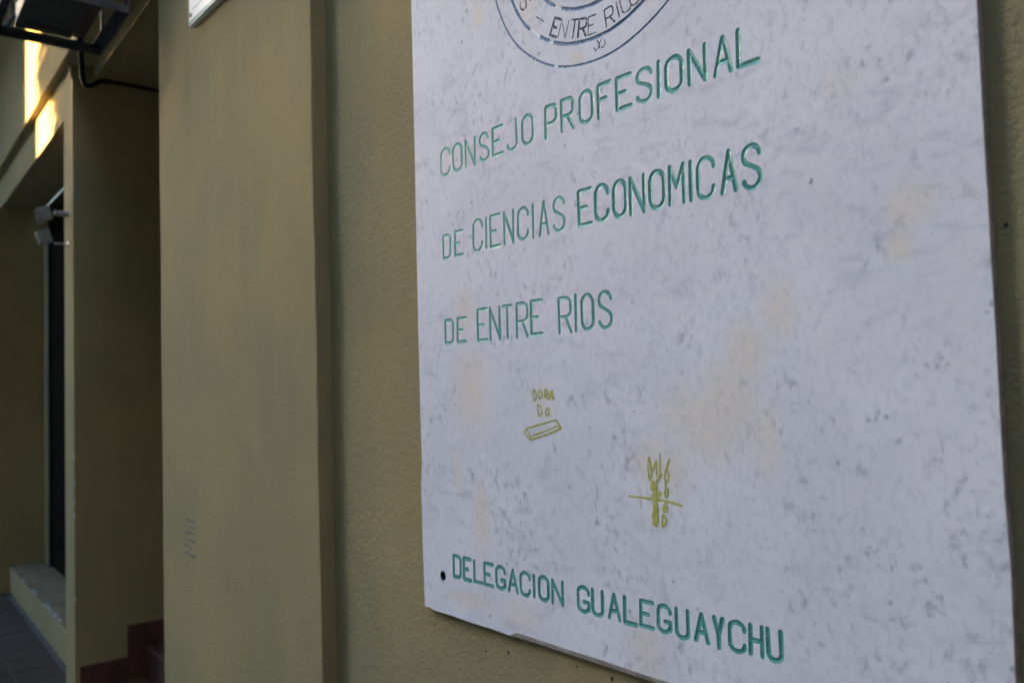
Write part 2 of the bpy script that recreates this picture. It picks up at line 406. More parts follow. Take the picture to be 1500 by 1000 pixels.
# =====================================================================
# the marble plaque
# =====================================================================
for (px, py, r) in ((712, 953, .0025), (745, 955, .0038), (845, 976, .0025), (897, 994, .004), (1474, 330, .003), (700, 930, .0015), (660, 905, .0016), (588, 770, .0018), (560, 660, .0016)):
    q = unproj(px, py, .011); speck(q[0], q[1], r, .0107, WALL)
STAINS = []
for px, py, rx, rz, a in ((1140, 450, .05, .07, .36), (1065, 585, .09, .10, .42), (970, 680, .10, .07, .40), (680, 455, .06, .07, .42), (690, 570, .10, .16, .42), (790, 590, .07, .06, .25), (1090, 520, .055, .085, .38), (1030, 620, .13, .10, .40), (1120, 640, .05, .09, .30), (1330, 300, .05, .05, .30), (1320, 360, .03, .03, .35),
                      (705, 760, .05, .12, .42), (690, 880, .14, .03, .35), (760, 900, .10, .05, .32), (945, 950, .06, .08, .35), (770, 10, .04, .05, .35), (700, 20, .04, .05, .30), (845, 85, .03, .02, .45), (1230, 120, .05, .03, .2), (670, 690, .03, .10, .25)):
    q = unproj(px, py); STAINS.append((q[0], q[1]-ZC, rx, rz, a))
PITS = []
for px, py, rx, rz in ((1189, 264, .0045, .0075), (929, 602, .004, .004), (939, 604, .0035, .004), (790, 3, .003, .003), (1187, 268, .006, .005)):
    q = unproj(px, py); PITS.append((q[0], q[1]-ZC, rx, rz))
m_marble = marble()

# ---- stroke font (unit box, x right, y up); every list is one polyline
def arc(cx, cy, rx, ry, a0, a1, n=9):
    return [(cx+rx*math.cos(R(a0+(a1-a0)*i/n)), cy+ry*math.sin(R(a0+(a1-a0)*i/n))) for i in range(n+1)]
Oring = arc(.5, .74, .5, .26, 0, 180, 9)+arc(.5, .26, .5, .26, 180, 360, 9)+[(1, .74)]
Cc = arc(.5, .76, .5, .24, -5, 180, 10)+arc(.5, .24, .5, .24, 180, 365, 10)
Gc = arc(.5, .76, .5, .24, -5, 180, 10)+arc(.5, .24, .5, .24, 180, 360, 10)
FONT = {
 'A': [[(0, 0), (.5, 1)], [(.5, 1), (1, 0)], [(.17, .33), (.83, .33)]],
 'C': [Cc], 'O': [Oring],
 'D': [[(0, 0), (0, 1)], [(0, 1)]+arc(.55, .80, .45, .20, 90, 0, 5)+arc(.55, .20, .45, .20, 0, -90, 5)+[(0, 0)]],
 'E': [[(0, 0), (0, 1)], [(0, 1), (1, 1)], [(0, .5), (.62, .5)], [(0, 0), (1, 0)]],
 'F': [[(0, 0), (0, 1)], [(0, 1), (1, 1)], [(0, .55), (.65, .55)]],
 'G': [Gc, [(.55, .40), (1, .40)], [(1, .40), (1, .10)]],
 'H': [[(0, 0), (0, 1)], [(1, 0), (1, 1)], [(0, .5), (1, .5)]],
 'I': [[(.5, 0), (.5, 1)]],
 'J': [[(.85, 1), (.9, .25)]+arc(.45, .2, .45, .2, 0, -180, 8)],
 'L': [[(0, 1), (0, 0)], [(0, 0), (1, 0)]],
 'M': [[(0, 0), (0, 1)], [(0, 1), (.5, .42)], [(.5, .42), (1, 1)], [(1, 1), (1, 0)]],
 'N': [[(0, 0), (0, 1)], [(0, 1), (1, 0)], [(1, 0), (1, 1)]],
 'P': [[(0, 0), (0, 1)], [(0, 1)]+arc(.55, .84, .45, .16, 90, 0, 5)+arc(.55, .60, .45, .16, 0, -90, 5)+[(0, .44)]],
 'R': [[(0, 0), (0, 1)], [(0, 1)]+arc(.55, .84, .42, .16, 90, 0, 5)+arc(.55, .62, .42, .16, 0, -90, 5)+[(0, .46)], [(.5, .46), (1, 0)]],
 'S': [arc(.5, .77, .48, .23, 5, 225, 11)+[(.5, .52)]+arc(.5, .245, .49, .245, 50, -165, 12)],
 'T': [[(.5, 0), (.5, 1)], [(0, 1), (1, 1)]],
 'U': [[(0, 1), (0, .24)]+arc(.5, .22, .5, .22, 180, 360, 9)+[(1, 1)]],
 'Y': [[(0, 1), (.5, .42)], [(1, 1), (.5, .42)], [(.5, .42), (.5, 0)]],
}
# lettering as read off the photograph: (origin, zoom, [(letter, left, right, top, bottom), ...], stroke half width in mm)
TXT = [
 ((630, 140), 7.694, [('C', 125, 222, 600, 900), ('O', 262, 358, 548, 848), ('N', 403, 508, 490, 800), ('S', 560, 660, 425, 735), ('E', 707, 818, 357, 665), ('J', 872, 988, 277, 610), ('O', 1042, 1158, 220, 545)], (2.0, 2.1)),
 ((780, 80), 7.145, [('P', 140, 250, 534, 860), ('R', 305, 430, 462, 785), ('O', 497, 628, 382, 710), ('F', 690, 815, 305, 645), ('E', 882, 1030, 226, 556), ('S', 1092, 1250, 145, 490)], (2.2, 2.4)),
 ((940, 30), 7.144, [('I', 166, 192, 435, 800), ('O', 255, 420, 385, 735), ('N', 498, 664, 283, 647), ('A', 765, 935, 175, 555), ('L', 1010, 1218, 63, 452)], (2.4, 2.7)),
 ((630, 280), 7.143, [('D', 140, 212, 462, 700), ('E', 262, 342, 420, 670), ('C', 452, 545, 300, 625), ('I', 575, 602, 280, 600), ('E', 633, 730, 255, 578), ('N', 778, 872, 208, 550), ('C', 922, 1025, 175, 505), ('I', 1066, 1090, 140, 492), ('A', 1145, 1238, 108, 460), ('S', 1290, 1405, 68, 415)], (1.9, 2.2)),
 ((830, 200), 5.0, [('E', 90, 182, 392, 645), ('C', 213, 303, 357, 615), ('O', 345, 432, 326, 585), ('N', 468, 568, 292, 561), ('O', 612, 712, 255, 522), ('M', 757, 857, 209, 491), ('I', 900, 920, 185, 468), ('C', 962, 1078, 155, 450), ('A', 1138, 1240, 105, 406), ('S', 1292, 1418, 65, 378)], (2.2, 2.6)),
 ((640, 410), 5.5556, [('D', 70, 132, 328, 515), ('E', 168, 240, 313, 502), ('E', 333, 410, 240, 490), ('N', 434, 512, 225, 482), ('T', 537, 610, 210, 472), ('R', 650, 738, 190, 465), ('E', 768, 858, 170, 440), ('R', 995, 1092, 145, 430), ('I', 1120, 1140, 122, 415), ('O', 1180, 1272, 120, 402), ('S', 1318, 1420, 95, 388)], (1.9, 2.0)),
 ((640, 800), 7.5, [('D', 186, 262, 108, 335), ('E', 297, 372, 138, 365), ('L', 412, 500, 170, 392), ('E', 525, 615, 192, 425), ('G', 655, 748, 225, 460), ('A', 790, 885, 257, 497), ('C', 922, 1020, 288, 535), ('I', 1055, 1082, 318, 550), ('O', 1125, 1225, 335, 588), ('N', 1272, 1382, 380, 633)], (2.1, 2.2)),
 ((830, 840), 4.5454, [('G', 78, 148, 90, 250), ('U', 175, 240, 112, 275), ('A', 283, 352, 138, 299), ('L', 388, 465, 162, 331), ('E', 495, 575, 187, 352), ('G', 612, 690, 212, 385), ('U', 732, 808, 240, 425), ('A', 860, 940, 270, 448), ('Y', 985, 1040, 295, 490), ('C', 1088, 1185, 322, 515), ('H', 1225, 1302, 347, 542), ('U', 1342, 1428, 377, 575)], (1.9, 2.8)),
]
LET = []           # (name, polylines in plaque coords, half width, depth, material key)
for org, kz, items, (h0, h1) in TXT:
    for idx, (ch, a, b, t_, bo) in enumerate(items):
        hw = (h0*1.36+(max(h1, h0*1.25)-h0*1.36)*idx/max(1, len(items)-1))*random.uniform(.92, 1.08)*1.27e-3
        X0, X1, Y0, Y1 = org[0]+a/kz, org[0]+b/kz, org[1]+t_/kz, org[1]+bo/kz
        ym, xm = (Y0+Y1)/2, (X0+X1)/2
        u0 = unproj(X0, ym)[0]; u1 = unproj(X1, ym)[0]; v1 = unproj(xm, Y0)[1]; v0 = unproj(xm, Y1)[1]
        sl = (unproj(xm, Y0)[0]-unproj(xm, Y1)[0])/(v1-v0)*.5    # hand-cut lean
        th = random.uniform(-.01, .01)
        pls = []
        for P in FONT[ch]:
            j = lambda: random.uniform(-.012, .012)
            j0, j1 = j(), j()
            pls.append([(u0+(u1-u0)*x+(v1-v0)*(y-.5)*(sl*.6+th)+(u1-u0)*(j0 if y < .5 else j1), v0+(v1-v0)*y) for x, y in P])
        LET.append(('engraved_letter', pls, hw, hw*.30, 'green'))
# ---- crest: three concentric engraved rings; worn gaps where the paint is gone
CX, CZ = -.8345, .7228+ZC
def polar(r, a): return (CX+r*math.cos(R(a)), CZ+r*math.sin(R(a)))
def px2polar(px, py):
    q = unproj(px, py); return math.hypot(q[0]-CX, q[1]-CZ), math.degrees(math.atan2(q[1]-CZ, q[0]-CX)) % 360
def ring(r, hw, gaps, name='crest_ring'):
    g = sorted(gaps); a = g[-1][1]-360 if g else 0
    for (b, c) in g+[]:
        n_ = max(4, int((b-a)/3))
        LET.append((name, [[polar(r*(1+.0015*math.sin(a_*.21)), a_) for a_ in np.linspace(a, b, n_+1)]], hw, hw*.5, 'blue'))
        LET.append(('worn_'+name, [[polar(r, a_) for a_ in np.linspace(b, c, max(3, int((c-b)/3))+1)]], hw*.8, hw*.35, 'worn'))
        a = c
def A_(px, py): return px2polar(px, py)[1]
def z1(x, y): return (700+x/9.094, y/9.094)
ring(.245, .0020, [(A_(*z1(1010, 880)), A_(*z1(1080, 880)))])
ring(.2104, .0031, [(A_(*z1(690, 385)), A_(*z1(825, 475))), (A_(*z1(945, 550)), A_(*z1(1020, 560)))])
ring(.1583, .0031, [(A_(*z1(1000, 125)), A_(*z1(1110, 165)))])
for (xa, ya, top) in ((801, 8, 40), (872, 5, 40)):
    q = unproj(xa, ya); LET.append(('crest_line', [[(q[0], q[1]), (q[0]+.001, q[1]+.22)]], .0014, .0006, 'pale'))
# black lettering between the rings
def z2(x, y): return (840+x/9.094, y/9.094)
def ringletter(ch, ctr, w_, h_, hw, rot=None):
    r, a = px2polar(*ctr)
    c_ = np.array(polar(r, a)); th = R(a+90) if rot is None else rot
    ex = np.array([math.cos(th), math.sin(th)]); ey = np.array([-math.sin(th), math.cos(th)])
    pls = [[tuple(c_+ex*(x-.5)*w_+ey*(y-.5)*h_) for x, y in P] for P in FONT[ch]]
    LET.append(('engraved_letter', pls, hw, hw*.6, 'black'))
ringletter('E', z1(1035, 370), 0.0161, 0.0272, 0.0025)
ringletter('N', z1(1140, 390), 0.0170, 0.0272, 0.0010)
ringletter('T', z1(1280, 385), 0.0170, 0.0272, 0.0016)
ringletter('R', z1(1395, 370), 0.0170, 0.0272, 0.0021)
ringletter('E', z2(245, 335), 0.0153, 0.0272, 0.0013)
ringletter('R', z2(480, 215), 0.0170, 0.0272, 0.0014)
ringletter('I', z2(590, 130), 0.0170, 0.0240, 0.0014)
ringletter('O', z2(690, 50), 0.0170, 0.0272, 0.0012)
ringletter('S', z2(800, -50), 0.0170, 0.0272, 0.0016)
ringletter('S', z1(635, 20), 0.0187, 0.0288, 0.0017)
LET.append(('engraved_dash', [[tuple(unproj(*z1(778, 228))), tuple(unproj(*z1(830, 258))), tuple(unproj(*z1(878, 290)))]], .0010, .0005, 'black'))
LET.append(('engraved_monogram', [[tuple(unproj(*z2(*p))) for p in Q] for Q in ([(310, 535), (345, 590), (352, 645)], [(385, 510), (345, 580), (335, 640), (295, 680), (275, 640)], [(415, 535), (425, 580), (400, 630), (375, 635)])], .0010, .0005, 'black'))

# ---- plaque outline in (x, z), counter-clockwise from bottom left; slightly irregular sawn edge
PX0, PX1, PB, PT = -1.334, -.3135, -.4243+ZC, 1.05+ZC
out = []
for x, z in ((-1.334, -.4235), (-1.318, -.4225), (-1.303, -.4255), (-1.25, -.4245), (-1.19, -.4255), (-1.13, -.4245), (-1.083, -.4258), (-1.066, -.4172), (-1.02, -.4168), (-.95, -.4176), (-.888, -.4170), (-.80, -.4178), (-.70, -.4172), (-.6, -.4174), (-.5, -.4172), (-.4, -.4176), (-.3135, -.4172)):
    out.append((x, z+ZC))
for z in np.arange(-.38, 1.02, .06): out.append((-.3135+random.uniform(-.0005, .0006)+(.0025*math.exp(-((z+.18)/.02)**2)), z+ZC))
out.append((-.3135, PT)); out.append((-.8, PT+.001)); out.append((-1.332, PT))
for z in np.arange(1.0, -.40, -.05):
    bulge = -.006*max(0, 1-abs(z-.08)/.5)
    jog = -.005 if z < -.16 else 0
    out.append((-1.330+bulge*.6+jog+random.uniform(-.0004, .0004), z+ZC))
out = [(float(x), float(z)) for x, z in out]
SC = 100.0
V2, F2, E2, fid = [], [], [], []
def addv(p): V2.append(Vector((p[0]*SC, p[1]*SC))); return len(V2)-1
F2.append([addv(p) for p in out]); fid.append(0)
nout = len(out)
def ribbon(P, hw, i_id):
    P = [np.array(p, float) for p in P]
    n_ = len(P); closed = np.linalg.norm(P[0]-P[-1]) < 1e-6
    Lf, Ce, Rt = [], [], []
    for i in range(n_):
        a = P[i]-P[i-1] if i > 0 else (P[-1]-P[-2] if closed else P[1]-P[0])
        b = P[i+1]-P[i] if i < n_-1 else (P[1]-P[0] if closed else P[-1]-P[-2])
        a = a/np.linalg.norm(a); b = b/np.linalg.norm(b); t = a+b; t /= np.linalg.norm(t)
        nn_ = np.array([-t[1], t[0]]); k_ = min(1.6, 1/max(.3, float(t@a)))
        wv = hw*(1+.10*math.sin(i*1.7+P[0][0]*900))
        if closed and i == n_-1: Lf.append(Lf[0]); Ce.append(Ce[0]); Rt.append(Rt[0]); continue
        Lf.append(addv(P[i]+nn_*wv*k_)); Ce.append(addv(P[i])); Rt.append(addv(P[i]-nn_*wv*k_))
    for i in range(n_-1):
        F2.append([Ce[i], Ce[i+1], Lf[i+1], Lf[i]]); fid.append(i_id)
        F2.append([Rt[i], Rt[i+1], Ce[i+1], Ce[i]]); fid.append(i_id)
    if not closed:
        for e, (i, i2) in enumerate(((0, 1), (n_-1, n_-2))):
            d_ = P[i]-P[i2]; d_ /= np.linalg.norm(d_); base = math.atan2(d_[1], d_[0])
            mid = [addv(P[i]+hw*.92*np.array([math.cos(base+q), math.sin(base+q)])) for q in (-.95, -.35, .35, .95)]
            if e == 0: poly = [Ce[0], Lf[0]]+mid[::1]+[Rt[0]]      # start cap
            else: poly = [Ce[i], Rt[i]]+mid+[Lf[i]]
            F2.append(poly); fid.append(i_id)
    return P
SEG = {}
for k_, (nm, pls, hw, dp, key) in enumerate(LET):
    segs = []
    for P in pls:
        PP = ribbon(P, hw, k_+1)
        segs += [(PP[i], PP[i+1]) for i in range(len(PP)-1)]
    SEG[k_+1] = (np.array([s[0] for s in segs]), np.array([s[1] for s in segs]))
# screw hole
HX, HZ = -1.2715, -.3565+ZC; HR = .0088; HID = len(LET)+1
F2.append([addv((HX+HR*math.cos(2*math.pi*i/20), HZ+HR*math.sin(2*math.pi*i/20))) for i in range(20)]); fid.append(HID)
ov, oe, of, ovi, oei, ofi = delaunay_2d_cdt(V2, [], F2, 0, 1e-5)
ov = np.array([(v[0]/SC, v[1]/SC) for v in ov])
groups = {}
for f, src in zip(of, ofi):
    ids = {fid[q] for q in src}
    if 0 not in ids: continue
    ids.discard(0)
    if HID in ids: continue
    groups.setdefault(min(ids) if ids else 0, []).append(f)
def dist_depth(idx, gid):
    A, B = SEG[gid]; hw, dp = LET[gid-1][2], LET[gid-1][3]
    Pp = ov[idx][:, None, :]; AB = B-A; t = ((Pp-A)*AB).sum(2)/np.maximum((AB**2).sum(1), 1e-12)
    t = np.clip(t, 0, 1); D = np.linalg.norm(Pp-(A+AB*t[..., None]), axis=2).min(1)
    return np.clip(1-D/hw, 0, 1)*dp
fr_used = set(q for f in groups[0] for q in f)
def submesh(faces, depth=None, flip=False):
    used = sorted({q for f in faces for q in f}); rem = {q: i for i, q in enumerate(used)}
    dd = np.zeros(len(used)) if depth is None else dist_depth(np.array(used), depth)
    V = []
    for i, q in enumerate(used):
        y = 0.0 if (depth is None or q in fr_used) else float(dd[i])
        V.append((float(ov[q][0]), y, float(ov[q][1])))
    return V, [tuple(rem[q] for q in f) for f in faces]
plq = thing('memorial_plaque', 'large white marble plaque engraved in green with a crest, fixed to the olive wall', 'plaque')
V, Fc = submesh(groups[0])
me = bpy.data.meshes.new('marble_slab')
# sides: front outline -> chamfer loop -> back loop
nb = len(V)
ctr = np.array([(PX0+PX1)/2, (PB+PT)/2])
def off(i, d):
    p = np.array(out[i]); a = np.array(out[i-1]); b = np.array(out[(i+1) % nout]); t = b-a; t /= np.linalg.norm(t)
    return p+np.array([t[1], -t[0]])*d
loops = []
# front boundary vertices must reuse the cdt vertices: add own ring 0 coincident instead
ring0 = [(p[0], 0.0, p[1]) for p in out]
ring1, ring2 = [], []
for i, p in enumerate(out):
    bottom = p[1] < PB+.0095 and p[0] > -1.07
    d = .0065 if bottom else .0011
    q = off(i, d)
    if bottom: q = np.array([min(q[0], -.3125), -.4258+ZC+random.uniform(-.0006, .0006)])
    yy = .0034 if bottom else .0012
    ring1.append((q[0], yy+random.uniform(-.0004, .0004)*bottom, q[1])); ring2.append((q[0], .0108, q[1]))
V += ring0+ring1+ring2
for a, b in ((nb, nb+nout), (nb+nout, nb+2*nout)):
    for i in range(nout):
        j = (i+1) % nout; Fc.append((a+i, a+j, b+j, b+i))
m_edge = simple('dirty_shaded_edge', (.33, .27, .26), .9, 0, .25, 40, .001, .1); m_cham = simple('weathered_chamfer', (.60, .52, .48), .9, 0, .2, 50, .001, .1)  # side colour: dirt plus the right side's shade painted in
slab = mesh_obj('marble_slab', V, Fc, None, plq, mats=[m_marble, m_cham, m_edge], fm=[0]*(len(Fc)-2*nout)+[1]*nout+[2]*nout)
# the engraved paint
def paint(name, c0, c1, wear=0., wc=(.6, .6, .63), rough=.45, sc=130):
    n = NT(name); a = n.noise(sc, 3, .6); b = n.noise(22, 3, .6)
    c = n.mix(n.ramp(a, .35, .7), c0, c1); c = n.mix(n.ramp(b, .4, .7, 0, .35), c, c0)
    if wear: c = n.mix(n.ramp(n.noise(170, 4, .7, dist=.6), .62-wear*.22, .70-wear*.15, 0, .85), c, wc)
    n.set(c, rough, spec=.4); return n.m
MK = {'green': paint('green_letter_paint', (.050, .27, .222), (.090, .37, .31), .05),
      'blue': paint('blue_crest_paint', (.095, .15, .255), (.18, .25, .36), .22),
      'black': paint('worn_black_paint', (.035, .035, .045), (.09, .09, .10), .45),
      'pale': paint('pale_blue_paint', (.22, .36, .48), (.34, .47, .58), .3),
      'worn': paint('bare_chipped_marble', (.72, .72, .75), (.85, .85, .87), 0.)}
for gid in sorted(groups):
    if gid == 0: continue
    nm, _, hw, dp, key = LET[gid-1]
    V, Fc = submesh(groups[gid], gid)
    mesh_obj(nm, V, Fc, MK[key], plq)
# paint smears: thin light-green halo strokes slightly wider than some letters are left to the marble material
# screw hole: dark cup
m_hole = simple('hole_dark', (.02, .02, .025), .8)
k = 20; V = []; Fc = []
for y in (0, .016):
    for i in range(k):
        V.append((HX+HR*math.cos(2*math.pi*i/k), y, HZ+HR*math.sin(2*math.pi*i/k)))
for i in range(k): Fc.append((i, (i+1) % k, k+(i+1) % k, k+i))
Fc.append(tuple(range(k, 2*k)))
mesh_obj('fixing_hole', V, Fc, m_hole, plq)
# ---- pen graffiti on the marble (raised ink film)
m_pen = paint('yellow_green_marker', (.38, .37, .06), (.52, .50, .13), .2, (.6, .6, .55), .6)
def gz(ox, oy, kz): return lambda x, y: tuple(unproj(ox+x/kz, oy+y/kz))
g1 = gz(760, 560, 11.11)
def pen(name, strokes, g, r):
    SS = []
    for P in strokes:
        Q = []
        for i in range(len(P)-1):
            for t in (0, .33, .66): Q.append((P[i][0]*(1-t)+P[i+1][0]*t, P[i][1]*(1-t)+P[i+1][1]*t))
        Q.append(P[-1]); SS.append([g(*q) for q in Q])
    return stroke_strip(name, SS, -.00035, r*1.5, m_pen, plq, .22)
D1 = [(235, 100), (240, 200), (248, 310), (275, 270), (300, 210), (275, 150), (235, 100)]
pen('graffiti_letter', [D1], g1, .0009)
pen('graffiti_letter', [[(345, 115), (318, 180), (335, 255), (362, 265), (385, 200), (370, 140), (345, 115)]], g1, .0009)
pen('graffiti_letter', [[(428, 105), (430, 260)], [(428, 105), (475, 150), (478, 200), (440, 215)], [(440, 215), (490, 285)]], g1, .0012)
pen('graffiti_letter', [[(490, 280), (520, 170), (540, 140), (555, 220), (568, 290)], [(500, 225), (545, 215)]], g1, .0014)
pen('graffiti_letter', [[(305, 355), (310, 440), (325, 535), (365, 530), (385, 470), (350, 390), (305, 355)]], g1, .0010)
pen('graffiti_letter', [[(455, 415), (435, 470), (450, 530), (480, 540), (495, 480), (480, 425), (455, 415)], [(515, 530), (530, 528)]], g1, .0010)
pen('graffiti_drawing', [[(120, 745), (350, 680), (610, 610), (700, 740), (440, 850), (185, 935), (95, 820), (120, 745)], [(120, 745), (150, 800), (190, 880), (185, 935)], [(190, 880), (400, 800), (640, 705), (620, 620)], [(640, 705), (700, 740)]], g1, .0010)
g2 = gz(915, 655, 8.0)
pen('graffiti_letter', [[(285, 105), (272, 240), (290, 370), (305, 380), (320, 270), (300, 160), (285, 105)], [(330, 285), (370, 150)], [(370, 150), (378, 330)]], g2, .0011)
pen('graffiti_letter', [[(415, 65), (412, 330), (430, 320)], [(378, 350), (425, 335)], [(440, 310), (400, 370), (370, 400)]], g2, .0011)
pen('graffiti_drawing', [[(345, 390), (330, 440), (345, 500), (358, 620), (360, 700), (350, 800), (352, 920)], [(360, 400), (365, 480), (352, 560), (368, 680), (375, 760), (380, 860), (352, 920)], [(320, 440), (335, 500)], [(345, 860), (365, 820), (372, 890)], [(350, 600), (430, 525)]], g2, .0026)
pen('graffiti_drawing', [[(50, 570), (200, 585), (300, 600), (450, 620), (560, 645), (690, 690)]], g2, .0011)
pen('graffiti_letter', [[(530, 130), (485, 260), (472, 340), (478, 400), (505, 395), (520, 330), (510, 275), (490, 275)]], g2, .0011)
pen('graffiti_letter', [[(478, 400), (480, 480), (470, 550), (488, 590), (508, 560), (512, 490), (485, 480)]], g2, .0012)
pen('graffiti_letter', [[(490, 630), (465, 700), (455, 735), (490, 745), (495, 700), (478, 680)]], g2, .0017)
pen('graffiti_letter', [[(450, 780), (440, 860), (445, 935), (480, 890), (490, 850), (465, 800), (450, 780)]], g2, .0012)

# =====================================================================
# small sign on the pilaster, top left
# =====================================================================
sgn = thing('wall_sign', 'white metal sign with green lower border screwed high on the pilaster', 'sign')
m_white = simple('white_enamel', (.80, .80, .74), .35, 0, .05, 6)
m_grn = simple('green_border_paint', (.03, .17, .12), .4)
YF = YP-.016
X0, Z0 = (float(q) for q in unproj(277, 40, YF)); X1, Z1 = X0+.54, Z0+.45
wbox('sign_panel', X0, X1, YF, YP-.001, Z0, Z1, m_white, sgn, .0015)
mesh_obj('border', [(X0+.002, YF-.0006, Z0+.002), (X1-.002, YF-.0006, Z0+.002), (X1-.002, YF-.0006, Z0+.014), (X0+.002, YF-.0006, Z0+.014)], [(0, 1, 2, 3)], m_grn, sgn)
mesh_obj('border', [(X0+.03, YF-.0006, Z0+.040), (X1-.03, YF-.0006, Z0+.040), (X1-.03, YF-.0006, Z0+.044), (X0+.03, YF-.0006, Z0+.044)], [(0, 1, 2, 3)], simple('grey_line', (.35, .35, .38), .5), sgn)
bm = bmesh.new(); bmesh.ops.create_cone(bm, cap_ends=True, segments=14, radius1=.007, radius2=.005, depth=.004, matrix=Matrix.Translation((X0+.017, YF-.002, Z0+.030)) @ Matrix.Rotation(R(90), 4, 'X'))
bm_obj('screw', bm, simple('screw_steel', (.2, .2, .2), .4, .8), sgn)

# =====================================================================
# two small floodlights on the pillar
# =====================================================================
m_lbody = simple('grey_white_lamp_paint', (.22, .21, .18), .8)
m_larm = simple('grey_bracket_paint', (.22, .22, .21), .5)
def lamp(zc, label, hz, tilt, armz, armr):
    t = thing('wall_lamp', label, 'lamp', group='spotlights on the pillar')
    bm = bmesh.new()
    tube(bm, [L(1.52, -.003, armz), L(1.52, -.058, armz)], armr, 10); bm_obj('arm', bm, m_larm, t)
    bm = bmesh.new()
    # housing: tapered box, wide at its front rim
    M4 = Matrix.Identity(4)
    c = Vector((1.52, -.098, hz)); hh = .032
    def pt(s, n, z):
        n2 = n*math.cos(tilt)-z*math.sin(tilt); z2 = n*math.sin(tilt)+z*math.cos(tilt)
        return L(c.x+s, c.y+n2, c.z+z2)
    hexa(bm, [pt(-.03, -.026, -hh), pt(.03, -.026, -hh), pt(.022, .026, -hh*.9), pt(-.022, .026, -hh*.9), pt(-.034, -.030, hh*.85), pt(.034, -.030, hh*.85), pt(.026, .024, hh), pt(-.026, .024, hh)])
    bm_obj('lamp_head', bm, m_lbody, t, .003)
    bm = bmesh.new()
    hexa(bm, [pt(-.024, -.0315, -hh*.7), pt(.024, -.0315, -hh*.7), pt(.024, -.029, -hh*.7), pt(-.024, -.029, -hh*.7), pt(-.027, -.0335, hh*.6), pt(.027, -.0335, hh*.6), pt(.027, -.031, hh*.6), pt(-.027, -.031, hh*.6)])
    bm_obj('lens', bm, m_glass, t)
    bm = bmesh.new(); bmesh.ops.create_cone(bm, cap_ends=True, segments=16, radius1=.016, radius2=.014, depth=.006, matrix=Matrix.Translation(Vector(L(1.52, -.0035, armz))) @ Matrix.Rotation(R(90), 4, 'X'))
    bm_obj('wall_plate', bm, m_larm, t)
lamp(.836, 'upper of two small pale box floodlights on the dark recess pillar, thick arm', .836, R(14), .845, .012)
lamp(.728, 'lower of two small pale box floodlights on the dark recess pillar, thin arm', .728, R(16), .702, .004)

# =====================================================================
# air conditioner hanging on its bracket, top left corner
# =====================================================================
m_steel = simple('grey_angle_steel', (.055, .058, .066), .85, 0., .25, 25, spec=.15)
br = thing('bracket', 'dark grey steel frame carrying the air conditioner above the entrance', 'bracket')
ZR = 1.292; RH = .028
def angle(name, a, b, hgt=RH, th=.004, inw=None):
    """rail from local a to b: vertical web plus horizontal flange"""
    bm = bmesh.new()
    (s0, n0), (s1, n1) = a, b
    lboxbm(bm, min(s0, s1), max(s0, s1)+(th if s0 == s1 else 0), min(n0, n1), max(n0, n1)+(th if n0 == n1 else 0), ZR, ZR+hgt)
    if s0 == s1: lboxbm(bm, s0+(th+.0001 if inw > 0 else -.030), s0+(.030 if inw > 0 else -.0001), min(n0, n1), max(n0, n1), ZR+hgt-.005, ZR+hgt-.001)
    else: lboxbm(bm, min(s0, s1), max(s0, s1), n0+(th+.0001 if inw > 0 else -.030), n0+(.030 if inw > 0 else -.0001), ZR+hgt-.005, ZR+hgt-.001)
    return bm_obj(name, bm, m_steel, br)
angle('rail', (.174, -.40), (.174, -.045), inw=1)
angle('rail', (.612, -.40), (.612, -.045), inw=-1)
angle('rail', (.179, -.405), (.611, -.405), inw=1)
angle('rail', (.179, -.049), (.611, -.049), inw=-1)
for s_ in (.20, .585):
    lbox('upright', s_, s_+.03, -.046, -.0385, ZR+RH, 2.05, m_steel, br)
    bm = bmesh.new(); tube(bm, [L(s_+.015, -.36, ZR+RH+.002), L(s_+.015, -.05, 1.85)], .008, 8); bm_obj('stay', bm, m_steel, br)
ac = thing('air_conditioner', 'dark underside of a boxy air conditioner unit sitting in its steel bracket', 'air conditioner')
m_acb = simple('ac_underside', (.035, .033, .032), .7, 0, .25, 14, .002)
m_ac = simple('ac_casing', (.06, .058, .055), .55, 0, .1, 8)
m_rust = simple('rusty_panel', (.065, .034, .022), .8, 0, .4, 30)
lbox('base_pan', .20, .595, -.335, -.150, ZR+RH+.006, ZR+RH+.020, m_acb, ac, .003)
lbox('casing', .205, .59, -.33, -.155, ZR+RH+.0205, 1.86, m_ac, ac, .008)
lbox('rear_panel', .22, .57, -.148, -.112, ZR+RH+.004, 1.80, m_rust, ac, .002)
for i in range(9):
    lbox('grille_slat', .25, .55, -.3375, -.331, 1.40+i*.045, 1.415+i*.045, m_ac, ac)
for s_ in (.25, .53):
    lbox('foot', s_, s_+.03, -.30, -.18, ZR+RH, ZR+RH+.0055, m_acb, ac)
# drain pipe / cable from the unit to the recess wall
cb = bmesh.new()
pts = [L(.60, -.10, 1.36), L(.612, -.112, 1.33)]
def bez(p0, p1, p2, p3, k=14):
    return [tuple(np.array(p0)*(1-t)**3+3*np.array(p1)*t*(1-t)**2+3*np.array(p2)*t*t*(1-t)+np.array(p3)*t**3) for t in np.linspace(0, 1, k)]
path = bez(L(.72, -.095, 1.40), L(.80, -.075, 1.19), L(1.2, .0, 1.34), L(1.385, .115, 1.462))+bez(L(1.385, .115, 1.462), L(1.388, .17, 1.476), L(1.388, .25, 1.470), L(1.388, .9, 1.446))[1:]
tube(cb, path, .010, 10)
cab = bm_obj('cable', cb, simple('black_cable', (.010, .010, .011), .8, spec=.1), smooth=True)
tag(cab, 'thick black cable curving from the air conditioner bracket into the dark entrance recess', 'cable')

